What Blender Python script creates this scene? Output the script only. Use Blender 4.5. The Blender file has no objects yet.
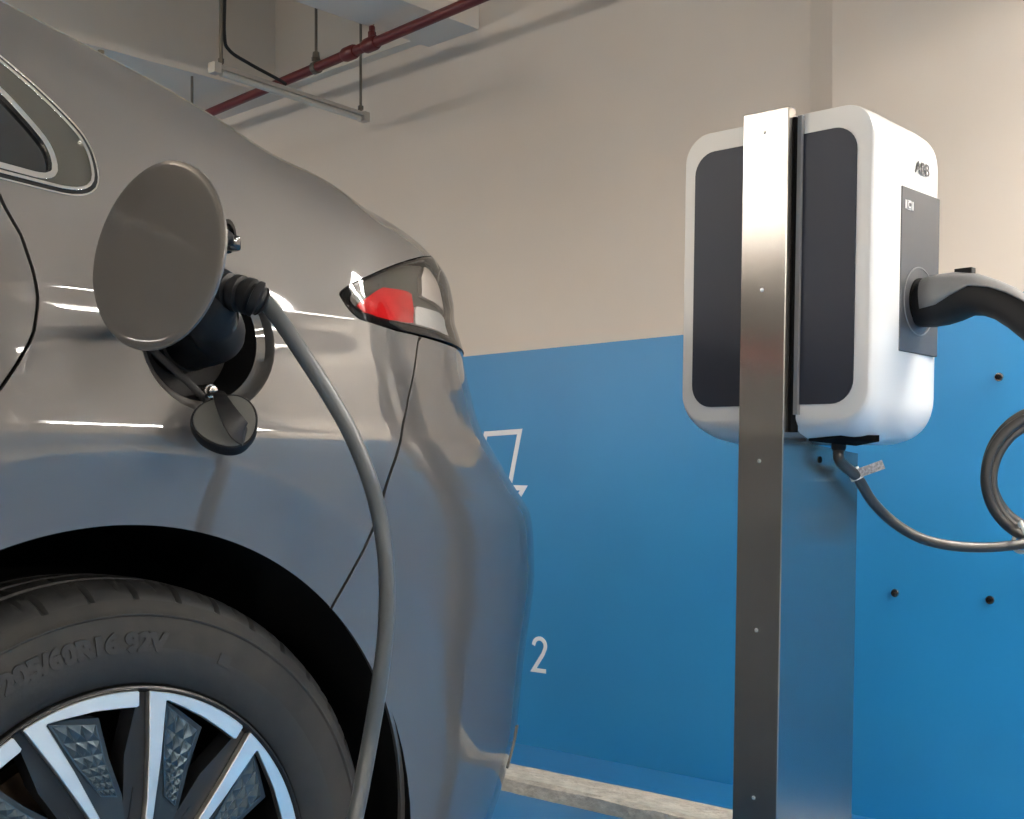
import bpy, bmesh, math, random
import numpy as np
from mathutils import Vector, Matrix
C = bpy.context.scene.collection
sc = bpy.context.scene
PI = math.pi
# ------------------------------------------------------------------ camera
# room frame: X runs along the end wall, Y towards it, Z up
FPX = 1258.0
YAW = math.radians(43.4)
cd = bpy.data.cameras.new('camera')
cam = bpy.data.objects.new('camera', cd)
C.objects.link(cam)
cam.location = (0, 0, .746)
cam.rotation_euler = (PI/2, 0, YAW)
cd.sensor_fit = 'HORIZONTAL'; cd.sensor_width = 36
cd.lens = FPX/1024*36
cd.shift_y = 75.5/1024
cd.clip_start = .02
sc.camera = cam
# ------------------------------------------------------------------ world, exposure
w = bpy.data.worlds.new('world'); sc.world = w
w.use_nodes = True
w.node_tree.nodes['Background'].inputs[0].default_value = (1.0, .93, .85, 1)
w.node_tree.nodes['Background'].inputs[1].default_value = .30
sc.view_settings.view_transform = 'Standard'
sc.view_settings.look = 'None'
sc.view_settings.gamma = 1
sc.view_settings.use_curve_mapping = False
sc.view_settings.exposure = 0.78
LAMP_STRENGTH = 100.0
LAMP_COLOR = (1.0, .93, .84)
# lit twin battens: (x, y0, y1, z)
# last two values: has a reflector housing, strength factor
LAMPS = [(.44, 1.78, 2.42, 1.92, .13, .5), (1.35, 1.60, 2.40, 1.92, .065, 1.6), (-.15, 2.05, 2.50, 1.97, .065, 2.0), (-2.55, -1.3, -.5, 1.88, 0, 1.25), (.9, -3.6, -2.4, 1.88, .065, 2.1), (3.4, -.4, .8, 1.88, 0, 1.2),  # last two here are unseen, added to brighten charger front and room
         (3.4, -4.6, -3.4, 1.88, 0, 1.2), (6.0, -1.2, 0, 1.88, 0, 1.2), (-4.6, -3.5, -2.3, 1.88, 0, 1.4), (-5.6, -1.9, -.7, 1.88, 0, 1.4)]  # all out of view, added to raise the ambient light on ceiling and walls
LAMP_LABELS = ['short wide twin tube lamp by the end wall to the right of the charger', 'strong short twin tube lamp by the end wall, second to the right of the charger',
    'short twin tube lamp close to the end wall, nearest to the charger', 'short bare twin tube lamp hanging above the car roof', 'added long twin tube fill lamp with reflector, unseen behind the camera', 'added bare twin tube fill lamp, out of view far to the right',
    'added bare twin tube fill lamp, out of view at the back right', 'added bare twin tube fill lamp, out of view furthest to the right', 'added bare twin tube fill lamp, out of view at the back left', 'added bare twin tube fill lamp, out of view beyond the car']

# ------------------------------------------------------------------ helpers
def tag(o, label=None, cat=None, group=None, kind=None):
    if label: o['label'] = label
    if cat: o['category'] = cat
    if group: o['group'] = group
    if kind: o['kind'] = kind
    return o

def obj(name, bm, m, parent=None, smooth=None):
    me = bpy.data.meshes.new(name)
    bm.normal_update()
    bm.to_mesh(me); bm.free()
    for mm in (m if isinstance(m, (list, tuple)) else [m]): me.materials.append(mm)
    o = bpy.data.objects.new(name, me)
    C.objects.link(o)
    if parent: o.parent = parent
    if smooth is not None:
        a = math.radians(smooth)
        b2 = bmesh.new(); b2.from_mesh(me)
        for f in b2.faces: f.smooth = True
        for e in b2.edges:
            if len(e.link_faces) == 2 and e.calc_face_angle(0) > a: e.smooth = False
        b2.to_mesh(me); b2.free()
    return o

def empty(name, loc=(0, 0, 0), rz=0, parent=None):
    o = bpy.data.objects.new(name, None); C.objects.link(o)
    o.location = loc; o.rotation_euler = (0, 0, rz); o.empty_display_size = .1
    if parent: o.parent = parent
    return o

def box(bm, x0, x1, y0, y1, z0, z1, M=None, mi=0):
    vs = [bm.verts.new((x, y, z)) for x in (x0, x1) for y in (y0, y1) for z in (z0, z1)]
    fs = [(0,1,3,2),(4,6,7,5),(0,4,5,1),(2,3,7,6),(0,2,6,4),(1,5,7,3)]
    out = []
    for f in fs:
        g = bm.faces.new([vs[i] for i in f]); g.material_index = mi; out.append(g)
    if M is not None: bmesh.ops.transform(bm, matrix=M, verts=vs)
    return vs

def bevelbox(x0, x1, y0, y1, z0, z1, b=.003, seg=2):
    bm = bmesh.new(); box(bm, x0, x1, y0, y1, z0, z1)
    bmesh.ops.recalc_face_normals(bm, faces=bm.faces)
    bmesh.ops.bevel(bm, geom=bm.edges[:], offset=b, segments=seg, profile=.5, affect='EDGES')
    return bm

def frames(pts):
    pts = [Vector(p) for p in pts]
    T = []
    for i in range(len(pts)):
        a = pts[max(i-1, 0)]; b = pts[min(i+1, len(pts)-1)]
        T.append((b-a).normalized())
    up = Vector((0, 0, 1)) if abs(T[0].z) < .9 else Vector((1, 0, 0))
    n = (up - T[0]*up.dot(T[0])).normalized()
    out = []
    for i, t in enumerate(T):
        n = (n - t*n.dot(t))
        n.normalize()
        out.append((pts[i], t, n.copy(), t.cross(n)))
    return out

def tube(bm, pts, r, seg=12, cap=True, mi=0, flat=None):
    """round tube along pts; r a number or one radius per point; flat = (scale_n, scale_b)"""
    rs = r if isinstance(r, (list, tuple)) else [r]*len(pts)
    rings = []
    sn, sb = flat if flat else (1, 1)
    for (p, t, n, b), rr in zip(frames(pts), rs):
        rings.append([bm.verts.new(p + n*(math.cos(a)*rr*sn) + b*(math.sin(a)*rr*sb)) for a in [2*PI*k/seg for k in range(seg)]])
    for A, B in zip(rings, rings[1:]):
        for k in range(seg):
            f = bm.faces.new((A[k], A[(k+1) % seg], B[(k+1) % seg], B[k])); f.material_index = mi
    if cap:
        f = bm.faces.new(rings[0][::-1]); f.material_index = mi
        f = bm.faces.new(rings[-1]); f.material_index = mi
    return rings

def smooth_path(pts, n=8):
    """Catmull-Rom through the points"""
    P = [Vector(p) for p in pts]; P = [P[0]*2-P[1]] + P + [P[-1]*2-P[-2]]
    out = []
    for i in range(1, len(P)-2):
        for k in range(n):
            t = k/n
            a, b, c, d = P[i-1:i+3]
            out.append(.5*((2*b) + (c-a)*t + (2*a-5*b+4*c-d)*t*t + (3*b-a-3*c+d)*t**3))
    out.append(P[-2])
    return out

def lathe(bm, prof, axis='x', seg=48, mi=0, M=None, closed=False):
    """prof: list of (along, radius)"""
    rings = []
    for a, r in prof:
        ring = []
        for k in range(seg):
            t = 2*PI*k/seg
            c, s = math.cos(t)*r, math.sin(t)*r
            p = {'x': (a, s, c), 'y': (c, a, s), 'z': (c, s, a)}[axis]
            ring.append(bm.verts.new(p))
        rings.append(ring)
    fs = []
    rr = list(zip(rings, rings[1:]))
    if closed: rr.append((rings[-1], rings[0]))
    for A, B in rr:
        for k in range(seg):
            f = bm.faces.new((A[k], A[(k+1) % seg], B[(k+1) % seg], B[k])); f.material_index = mi; fs.append(f)
    if not closed:
        for R in (rings[0][::-1], rings[-1]):
            if (Vector(R[0].co)-Vector(R[seg//2].co)).length > 1e-5:
                f = bm.faces.new(R); f.material_index = mi; fs.append(f)
    bmesh.ops.remove_doubles(bm, verts=[v for R in rings for v in R], dist=1e-6)
    fs = [f for f in fs if f.is_valid]
    bmesh.ops.recalc_face_normals(bm, faces=fs)
    if M is not None: bmesh.ops.transform(bm, matrix=M, verts=list({v for f in fs for v in f.verts}))


def loft(bm, secs, caps=True):
    R = [[bm.verts.new(p) for p in s] for s in secs]; n = len(R[0])
    for A_, B_ in zip(R, R[1:]):
        for k in range(n): bm.faces.new((A_[k], A_[(k+1) % n], B_[(k+1) % n], B_[k]))
    if caps: bm.faces.new(R[0][::-1]); bm.faces.new(R[-1])
    bmesh.ops.recalc_face_normals(bm, faces=bm.faces)

def prism(bm, poly, d0, d1, plane='yz', mi=0, M=None):
    """polygon (list of 2-D points) extruded between d0 and d1 along the missing axis"""
    def P(a, b, d):
        return {'yz': (d, a, b), 'xz': (a, d, b), 'xy': (a, b, d)}[plane]
    A = [bm.verts.new(P(a, b, d0)) for a, b in poly]; B = [bm.verts.new(P(a, b, d1)) for a, b in poly]
    fs = [bm.faces.new(A), bm.faces.new(B[::-1])]
    n = len(poly)
    for k in range(n): fs.append(bm.faces.new((A[k], B[k], B[(k+1) % n], A[(k+1) % n])))
    for f in fs: f.material_index = mi
    bmesh.ops.recalc_face_normals(bm, faces=fs)
    if M is not None: bmesh.ops.transform(bm, matrix=M, verts=A+B)

def outline_strip(bm, pts, wd, d0, d1, plane='xz', closed=True):
    """painted line of even width along a closed outline"""
    n = len(pts); P = [Vector(p) for p in pts]
    ins, outs = [], []
    for i in range(n):
        a, b, c = P[i-1] if (closed or i) else P[i]*2-P[i+1], P[i], P[(i+1) % n] if (closed or i < n-1) else P[i]*2-P[i-1]
        t1 = (b-a).normalized(); t2 = (c-b).normalized()
        n1 = Vector((-t1.y, t1.x)); n2 = Vector((-t2.y, t2.x))
        m = (n1+n2); m.normalize(); k = wd/2/max(.4, m.dot(n1))
        ins.append(b+m*k); outs.append(b-m*k)
    for i in range(n if closed else n-1):
        j = (i+1) % n
        prism(bm, [ins[i], ins[j], outs[j], outs[i]], d0, d1, plane)

def text_mesh(s, size, extrude=.0008, bold=0.0, M=None, warp=None, sub=0, xscale=1.0):
    """a bmesh of lettering in the xy plane, centred on the origin"""
    cu = bpy.data.curves.new('t', 'FONT'); cu.body = s; cu.size = size
    cu.align_x = 'CENTER'; cu.align_y = 'CENTER'; cu.extrude = extrude; cu.offset = bold
    o = bpy.data.objects.new('t', cu); C.objects.link(o)
    bpy.context.view_layer.update()
    me = bpy.data.meshes.new_from_object(o.evaluated_get(bpy.context.evaluated_depsgraph_get()))
    bpy.data.objects.remove(o); bpy.data.curves.remove(cu)
    bm = bmesh.new(); bm.from_mesh(me); bpy.data.meshes.remove(me)
    for v in bm.verts: v.co.x *= xscale
    if warp:
        for v in bm.verts: v.co = warp(v.co)
    if M is not None: bmesh.ops.transform(bm, matrix=M, verts=bm.verts)
    return bm

# ------------------------------------------------------------------ materials
def mat(name, col, rough=.5, metal=0, coat=0, coat_rough=.03, coat_ior=1.5, spec=.5, aniso=0, noise=None, bump=None, emit=None, trans=0, ior=1.45):
    m = bpy.data.materials.new(name); m.use_nodes = True
    nt = m.node_tree; b = nt.nodes['Principled BSDF']
    b.inputs['Base Color'].default_value = (*col, 1)
    b.inputs['Roughness'].default_value = rough
    b.inputs['Metallic'].default_value = metal
    b.inputs['Coat Weight'].default_value = coat
    b.inputs['Coat Roughness'].default_value = coat_rough
    b.inputs['Coat IOR'].default_value = coat_ior
    b.inputs['Specular IOR Level'].default_value = spec
    b.inputs['Anisotropic'].default_value = aniso
    b.inputs['Transmission Weight'].default_value = trans
    b.inputs['IOR'].default_value = ior
    if emit:
        b.inputs['Emission Color'].default_value = (*emit[0], 1)
        b.inputs['Emission Strength'].default_value = emit[1]
    tc = nt.nodes.new('ShaderNodeTexCoord')
    if noise:   # (scale xyz, detail, amount, other colour)
        mp = nt.nodes.new('ShaderNodeMapping'); mp.inputs['Scale'].default_value = noise[0]
        n = nt.nodes.new('ShaderNodeTexNoise'); n.inputs['Scale'].default_value = 1; n.inputs['Detail'].default_value = noise[1]
        r = nt.nodes.new('ShaderNodeValToRGB')
        r.color_ramp.elements[0].position = .35; r.color_ramp.elements[1].position = .7
        r.color_ramp.elements[0].color = (*col, 1); r.color_ramp.elements[1].color = (*noise[2], 1)
        nt.links.new(tc.outputs['Object'], mp.inputs[0]); nt.links.new(mp.outputs[0], n.inputs['Vector'])
        nt.links.new(n.outputs['Fac'], r.inputs[0]); nt.links.new(r.outputs[0], b.inputs['Base Color'])
    if bump:    # (scale xyz, strength, distance)
        mp = nt.nodes.new('ShaderNodeMapping'); mp.inputs['Scale'].default_value = bump[0]
        n = nt.nodes.new('ShaderNodeTexNoise'); n.inputs['Scale'].default_value = 1; n.inputs['Detail'].default_value = 4
        bp = nt.nodes.new('ShaderNodeBump'); bp.inputs['Strength'].default_value = bump[1]; bp.inputs['Distance'].default_value = bump[2]
        nt.links.new(tc.outputs['Object'], mp.inputs[0]); nt.links.new(mp.outputs[0], n.inputs['Vector'])
        nt.links.new(n.outputs['Fac'], bp.inputs['Height']); nt.links.new(bp.outputs[0], b.inputs['Normal'])
    return m

def wall_mat(name, split):
    """beige emulsion above, blue gloss band below the line at z = split"""
    m = mat(name, (.62, .56, .49), .75, bump=((9, 9, 9), .12, .01))
    nt = m.node_tree; b = nt.nodes['Principled BSDF']
    tc = nt.nodes.new('ShaderNodeTexCoord'); sp = nt.nodes.new('ShaderNodeSeparateXYZ')
    gt = nt.nodes.new('ShaderNodeMath'); gt.operation = 'GREATER_THAN'; gt.inputs[1].default_value = split
    nt.links.new(tc.outputs['Object'], sp.inputs[0]); nt.links.new(sp.outputs['Z'], gt.inputs[0])
    def nz(sc_, a, c, lo=.35, hi=.7):
        n = nt.nodes.new('ShaderNodeTexNoise'); n.inputs['Scale'].default_value = sc_; n.inputs['Detail'].default_value = 6
        r = nt.nodes.new('ShaderNodeValToRGB'); r.color_ramp.elements[0].position = lo; r.color_ramp.elements[1].position = hi
        r.color_ramp.elements[0].color = (*a, 1); r.color_ramp.elements[1].color = (*c, 1)
        nt.links.new(tc.outputs['Object'], n.inputs['Vector']); nt.links.new(n.outputs['Fac'], r.inputs[0]); return r.outputs[0]
    blue = nz(1.6, BLUE_A, BLUE_B); beige = nz(1.1, (.66, .585, .505), (.72, .64, .555))
    mx = nt.nodes.new('ShaderNodeMix'); mx.data_type = 'RGBA'
    nt.links.new(gt.outputs[0], mx.inputs['Factor']); nt.links.new(blue, mx.inputs['A']); nt.links.new(beige, mx.inputs['B'])
    nt.links.new(mx.outputs['Result'], b.inputs['Base Color'])
    mr = nt.nodes.new('ShaderNodeMix'); mr.data_type = 'FLOAT'; mr.inputs['A'].default_value = .42; mr.inputs['B'].default_value = .8
    nt.links.new(gt.outputs[0], mr.inputs['Factor']); nt.links.new(mr.outputs['Result'], b.inputs['Roughness'])
    return m
BLUE_A = (.014, .215, .48); BLUE_B = (.018, .245, .53)
M_wall = wall_mat('wall_paint', 1.132); M_pier = wall_mat('pier_paint', 1.143)
M_beige = mat('ceiling_emulsion', (.74, .66, .56), .85, noise=((1.5, 1.5, 1.5), 4, (.79, .71, .61)))
M_floor = mat('blue_epoxy_floor', (.012, .15, .36), .28, noise=((1.2, 1.2, 1.2), 6, (.018, .18, .42)), bump=((20, 20, 20), .1, .004))
def floor_mat():
    m = mat('floor_epoxy', (.012, .15, .36), .28, bump=((20, 20, 20), .1, .004))
    nt = m.node_tree; b = nt.nodes['Principled BSDF']; tc = nt.nodes.new('ShaderNodeTexCoord'); sp = nt.nodes.new('ShaderNodeSeparateXYZ')
    nt.links.new(tc.outputs['Object'], sp.inputs[0])
    def th(o, v, op):
        g = nt.nodes.new('ShaderNodeMath'); g.operation = op; g.inputs[1].default_value = v; nt.links.new(sp.outputs[o], g.inputs[0]); return g.outputs[0]
    mul = nt.nodes.new('ShaderNodeMath'); mul.operation = 'MULTIPLY'
    nt.links.new(th('Y', -.45, 'GREATER_THAN'), mul.inputs[0]); nt.links.new(th('X', 1.25, 'LESS_THAN'), mul.inputs[1])
    n = nt.nodes.new('ShaderNodeTexNoise'); n.inputs['Scale'].default_value = 1.2; n.inputs['Detail'].default_value = 6
    nt.links.new(tc.outputs['Object'], n.inputs['Vector'])
    def ramp(a, c):
        r = nt.nodes.new('ShaderNodeValToRGB'); r.color_ramp.elements[0].position = .35; r.color_ramp.elements[1].position = .7
        r.color_ramp.elements[0].color = (*a, 1); r.color_ramp.elements[1].color = (*c, 1); nt.links.new(n.outputs['Fac'], r.inputs[0]); return r.outputs[0]
    mx = nt.nodes.new('ShaderNodeMix'); mx.data_type = 'RGBA'
    nt.links.new(mul.outputs[0], mx.inputs['Factor']); nt.links.new(ramp((.42, .43, .43), (.50, .51, .51)), mx.inputs['A']); nt.links.new(ramp((.012, .15, .36), (.018, .18, .42)), mx.inputs['B'])
    nt.links.new(mx.outputs['Result'], b.inputs['Base Color'])
    return m
M_floor = floor_mat()
M_kerb = mat('kerb_concrete', (.62, .58, .50), .9, noise=((28, 28, 28), 8, (.44, .41, .35)), bump=((60, 60, 60), .6, .01))
def paint(name, col):
    m = mat(name, col, .52, .35, coat=1, coat_rough=.03, coat_ior=1.68)
    nt = m.node_tree; b = nt.nodes['Principled BSDF']
    tc = nt.nodes.new('ShaderNodeTexCoord')
    v = nt.nodes.new('ShaderNodeTexVoronoi'); v.inputs['Scale'].default_value = 1800
    bp = nt.nodes.new('ShaderNodeBump'); bp.inputs['Strength'].default_value = .08; bp.inputs['Distance'].default_value = .0004
    nt.links.new(tc.outputs['Object'], v.inputs['Vector']); nt.links.new(v.outputs['Color'], bp.inputs['Height'])
    nt.links.new(bp.outputs[0], b.inputs['Normal'])
    return m
M_car = paint('grey_metallic_paint', (.108, .100, .094))
M_chrome = mat('chrome_trim', (.80, .79, .77), .12, 1)
M_black = mat('black_plastic', (.008, .008, .009), .6, spec=.3)
M_surround = mat('dark_gloss_grey', (.085, .083, .072), .12, .3, coat=.5)
M_gloss_black = mat('gloss_black', (.01, .01, .011), .08, coat=.5)
M_void = mat('dark_liner', (.006, .006, .006), .95, spec=.1)
M_glass_dark = mat('tinted_glass', (.012, .013, .014), .06, coat=1)
M_tyre = mat('tyre_rubber', (.010, .011, .012), .62, noise=((30, 30, 30), 5, (.016, .016, .016)), bump=((90, 90, 90), .15, .002))
M_tyre_dust = mat('dusty_rubber', (.024, .023, .021), .85, noise=((22, 22, 22), 6, (.014, .014, .014)))
M_machined = mat('machined_alloy', (.92, .88, .83), .38, 1, bump=((4, 260, 260), .05, .001))
M_rimdark = mat('dark_wheel_paint', (.018, .019, .021), .35, .3)
M_insert = mat('blue_grey_insert', (.060, .090, .115), .3, .55, coat=.4)
M_disc = mat('brake_iron', (.16, .12, .09), .5, .8, noise=((30, 30, 30), 4, (.09, .055, .035)))
M_red = mat('red_lens', (.58, .006, .008), .22, coat=.6)
M_smoke = mat('smoked_housing', (.050, .050, .042), .35)
M_silver = mat('clear_reflector', (.85, .84, .83), .3, .15, bump=((240, 60, 240), .7, .004))
def thin_glass():
    m = bpy.data.materials.new('clear_lens'); m.use_nodes = True; nt = m.node_tree; nt.nodes.clear()
    o = nt.nodes.new('ShaderNodeOutputMaterial'); t = nt.nodes.new('ShaderNodeBsdfTransparent'); g = nt.nodes.new('ShaderNodeBsdfGlossy')
    t.inputs[0].default_value = (.93, .93, .92, 1); g.inputs['Roughness'].default_value = .03
    f = nt.nodes.new('ShaderNodeFresnel'); f.inputs['IOR'].default_value = 1.5; mx = nt.nodes.new('ShaderNodeMixShader')
    nt.links.new(f.outputs[0], mx.inputs[0]); nt.links.new(t.outputs[0], mx.inputs[1]); nt.links.new(g.outputs[0], mx.inputs[2]); nt.links.new(mx.outputs[0], o.inputs[0])
    return m
M_lens = thin_glass()
M_steel = mat('brushed_steel', (.34, .328, .312), .27, 1, aniso=.8)
M_steel_side = M_steel
M_screw = mat('screw_steel', (.6, .6, .6), .3, 1)
M_white = mat('white_plastic', (.70, .70, .69), .32, coat=.2, coat_rough=.15)
M_panel = mat('charcoal_panel', (.022, .027, .042), .5, spec=.35)
M_plate = mat('grey_plate', (.055, .058, .064), .42)
M_grip = mat('dark_grip_rubber', (.010, .010, .011), .5, spec=.35)
M_shell = mat('grey_shell', (.22, .22, .225), .4)
M_cable = mat('grey_cable', (.066, .073, .077), .36)
M_cable_dark = mat('dark_cable', (.036, .034, .032), .32)
M_tie = mat('white_tie', (.75, .74, .70), .5)
M_tagm = mat('silver_tag', (.32, .32, .33), .4, .3, noise=((300, 300, 300), 2, (.12, .12, .13)))
M_redpipe = mat('red_pipe_paint', (.125, .014, .013), .4)
M_rod = mat('galvanised_rod', (.16, .14, .11), .5, .4)
M_lampbody = mat('batten_metal', (.52, .48, .42), .45, .2)
M_wire = mat('black_wire', (.01, .01, .01), .5)
M_brass = mat('sprinkler_brass', (.28, .22, .14), .4, .8)
M_mark = mat('white_marking_paint', (.82, .84, .86), .6)
M_logo = mat('logo_ink', (.07, .07, .075), .5)
M_print = mat('light_print', (.6, .6, .6), .5)
M_tubes = {}
def lit_tube(k):
    if k not in M_tubes: M_tubes[k] = mat('lit_tube', (1, 1, 1), .4, emit=(LAMP_COLOR, LAMP_STRENGTH*k))
    return M_tubes[k]
M_capgrey = mat('grey_cap_plastic', (.085, .085, .08), .45)

# placement helpers: an image pixel at a chosen camera depth -> point in the room
def ray_pt(px, py, yc):     # image pixel px, py and chosen depth yc -> room point
    t = (px-512)/FPX; h = (485-py)/FPX
    return Vector((yc*(math.cos(YAW)*t-math.sin(YAW)), yc*(math.sin(YAW)*t+math.cos(YAW)), .746+h*yc))
# ------------------------------------------------------------------ room
XL, XR, YB, YW, ZC = -9.0, 9.0, -7.0, 2.65, 2.60
bm = bmesh.new(); box(bm, XL, XR, YB, YW+.2, -.1, 0)
tag(obj('floor', bm, M_floor), 'glossy blue painted garage floor', kind='structure')
bm = bmesh.new(); box(bm, XL, XR, YW, YW+.2, 0, ZC)
tag(obj('wall_back', bm, M_wall), kind='structure')
PX = -1.448
bm = bmesh.new(); prism(bm, [(PX-.085, YW), (PX, YW-.05), (XR, YW-.05), (XR, YW)], 0, ZC, 'xy')
tag(obj('wall_right', bm, M_pier), kind='structure')
bm = bmesh.new(); box(bm, XL, XR, YB, YW+.2, ZC, ZC+.1)
tag(obj('ceiling', bm, M_beige), kind='structure')
# beams under the slab, running towards the end wall
for i, (xa, xb) in enumerate([(-2.86, -2.64), (-3.98, -3.60), (-6.2, -5.9), (1.6, 1.9), (5.2, 5.5)]):
    bm = bmesh.new(); box(bm, xa, xb, YB, YW-.001, 2.10, ZC)
    tag(obj('trim_%d' % (i+1), bm, M_beige), kind='structure')
bm = bmesh.new(); box(bm, XL, -2.66, YW-.04, YW-.0012, 2.118, ZC-.001)
tag(obj('trim_6', bm, M_beige), kind='structure')
for nm, a in (('wall_left', (XL-.1, XL, YB, YW+.2, 0, ZC)), ('wall_far_right', (XR, XR+.1, YB, YW+.2, 0, ZC)), ('wall_front', (XL, XR, YB-.1, YB, 0, ZC))):
    bm = bmesh.new(); box(bm, *a); tag(obj(nm, bm, M_wall), kind='structure')
# concrete kerb on the floor in front of the wall
bm = bmesh.new()
n = 90; random.seed(3)
rows = []
for i in range(n+1):
    x = -4.6 + i*(4.4/n)
    j = lambda a: random.uniform(-a, a)
    rows.append([bm.verts.new(p) for p in ((x, 2.215+j(.002), 0), (x, 2.219+j(.003), .030+j(.003)), (x, 2.226+j(.002), .0365+j(.001)), (x, 2.33+j(.002), .0365+j(.001)), (x, 2.34+j(.002), .03), (x, 2.343, 0))])
for A, B in zip(rows, rows[1:]):
    for k in range(5): bm.faces.new((A[k], B[k], B[k+1], A[k+1]))
bm.faces.new(rows[0]); bm.faces.new(rows[-1][::-1])
tag(obj('floor_kerb', bm, M_kerb), 'long low concrete kerb strip on the blue floor in front of the wall', 'kerb')
# painted markings
def wall_pt(px, py, Y):     # image pixel -> metres on a plane parallel to the end wall
    t = (px-512)/FPX; yc = Y/(math.sin(YAW)*t+math.cos(YAW))
    return (yc*(math.cos(YAW)*t-math.sin(YAW)), .746+(485-py)/FPX*yc)
bm = bmesh.new()
pt = [wall_pt(486, 434, YW), wall_pt(520, 431.5, YW), wall_pt(509.5, 487.5, YW), wall_pt(524, 488, YW)]
pts = pt + [(pt[3][0]-.20, pt[3][1]-.26), (pt[0][0]+.0, pt[2][1]-.035), (pt[0][0]-.06, pt[2][1]-.035)]
outline_strip(bm, pts, .015, YW-.002, YW, 'xz')
tag(obj('painted_bolt_symbol', bm, M_mark), 'white outlined lightning bolt painted on the blue wall beside the car', 'wall marking')
c2 = wall_pt(539.5, 655, YW)
bm = bmesh.new()
hh, ww = .096, .050
stroke = [(-.45, .28)] + [(.02-.45*math.cos(t), .28+.21*math.sin(t)) for t in np.linspace(.15, PI+.35, 14)] + [(.30, .05), (-.45, -.46), (.50, -.46)]
outline_strip(bm, [(c2[0]+x*ww, c2[1]+z*hh) for x, z in stroke], .0115, YW-.002, YW, 'xz', closed=False)
tag(obj('painted_number', bm, M_mark), 'white numeral 2 painted low on the blue wall', 'wall marking')
# wall anchors
def anchor(px, py, lab):
    x, z = wall_pt(px, py, YW-.05)
    r = empty('wall_anchor', (x, YW-.05, z)); tag(r, lab, 'wall anchor', 'metal anchors in the blue wall')
    bm = bmesh.new(); lathe(bm, [(-.003, .0085), (0, .0095)], 'y', 20); obj('washer', bm, M_steel, r, 40)
    bm = bmesh.new(); lathe(bm, [(-.009, .003), (-.009, .0058), (-.003, .0058)], 'y', 6); lathe(bm, [(-.012, 0), (-.012, .0032), (-.008, .0032)], 'y', 10)
    obj('bolt', bm, M_void, r, 30)
anchor(999, 377, 'small bolt in the blue wall right under the plug cable, highest of the wall bolts')
anchor(895, 593, 'small bolt low on the blue wall, the one nearest the steel post')
anchor(990, 600, 'small bolt low on the blue wall beneath the coiled cable')

# ------------------------------------------------------------------ the car
# car frame: x out of the near flank, y towards the tail, z up; origin under the rear wheel face
CAR_O = Vector((-1.143, .644, 0)); CAR_R = math.radians(-2.5)
CAR_M = Matrix.Translation(CAR_O) @ Matrix.Rotation(CAR_R, 4, 'Z')
def car_pt(x, y, z): return CAR_M @ Vector((x, y, z))
car = empty('car', CAR_O, CAR_R)
tag(car, 'grey metallic car backed up to the blue wall with its fuel door open and charging', 'car')
def pch(x,xs,ys):
    """smooth monotone-ish cubic through table"""
    xs=np.asarray(xs,float);ys=np.asarray(ys,float);x=np.asarray(x,float)
    h=np.diff(xs);d=np.diff(ys)/h
    m=np.zeros(len(xs));m[0]=d[0];m[-1]=d[-1]
    for i in range(1,len(xs)-1):
        m[i]=0 if d[i-1]*d[i]<=0 else 2*d[i-1]*d[i]/(d[i-1]+d[i])
    i=np.clip(np.searchsorted(xs,x)-1,0,len(xs)-2)
    t=np.clip((x-xs[i])/h[i],0,1)
    return ((2*t**3-3*t**2+1)*ys[i]+(t**3-2*t*t+t)*h[i]*m[i]+(-2*t**3+3*t*t)*ys[i+1]+(t**3-t*t)*h[i]*m[i+1])
# ---- plan outline of the car: s = distance along it, s==y on the near flank
WC,LC,Y0,YF,HW=.55,.50,.336,-3.15,.90
def _plan():
    P=[]
    for y in np.linspace(YF,Y0,400): P.append((0,y))
    for a in np.linspace(0,np.pi/2,200)[1:]: P.append((-WC+WC*np.cos(a),Y0+LC*np.sin(a)))
    for x in np.linspace(-WC,-HW,20)[1:]: P.append((x,Y0+LC))
    near=P[:]
    front=[]
    for a in np.linspace(0,np.pi/2,80)[1:]: front.append((-.6+.6*np.cos(a),YF-.55*np.sin(a)))
    front.append((-HW,YF-.55))
    near=front[::-1]+near
    far=[(-2*HW-x,y) for x,y in near[::-1][1:]]
    return np.array(near+far)
PL=_plan()
_d=np.r_[0,np.cumsum(np.linalg.norm(np.diff(PL,axis=0),axis=1))]
_i0=np.argmin(np.abs(PL[:,1])+10*(np.abs(PL[:,0])>1e-6))
SS=_d-_d[_i0]+PL[_i0,1]
S0,S1=SS[0],SS[-1]
BASEZ=[.15,.22,.33,.45,.60,.70,.765,.795,.815,.84,.88,.93,1.6]
BASEX=[-.04,-.018,-.001,.012,.026,.0365,.044,.0455,.0425,.0412,.0390,.0335,.0335]
SHZ=[.15,.338,.40,.48,.6,.65,.70,.753,.806,.86,.915,.965,1.0,1.04,1.08,1.6]
SHY=[-.06,-.003,.008,.008,.015,.008,-.006,-.057,-.103,-.125,-.134,-.134,-.120,-.108,-.112,-.15]
TT=[0,.15,.3,.45,.55,.63,.72,.85,1]
TO=[0,.012,.03,.055,.08,.11,.17,.3,.43]
TZ=[0,.22,.47,.72,.86,.95,1.01,1.07,1.10]
ZTY=[-3.9,-3.2,-2.8,-2.0,-1.35,-.9,-.5,-.3,-.08,.146,.281,.403,.5,1.2]
ZTZ=[.94,.99,1.03,1.08,1.34,1.36,1.33,1.295,1.239,1.177,1.141,1.124,1.108,1.088]
HB=.93
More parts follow.
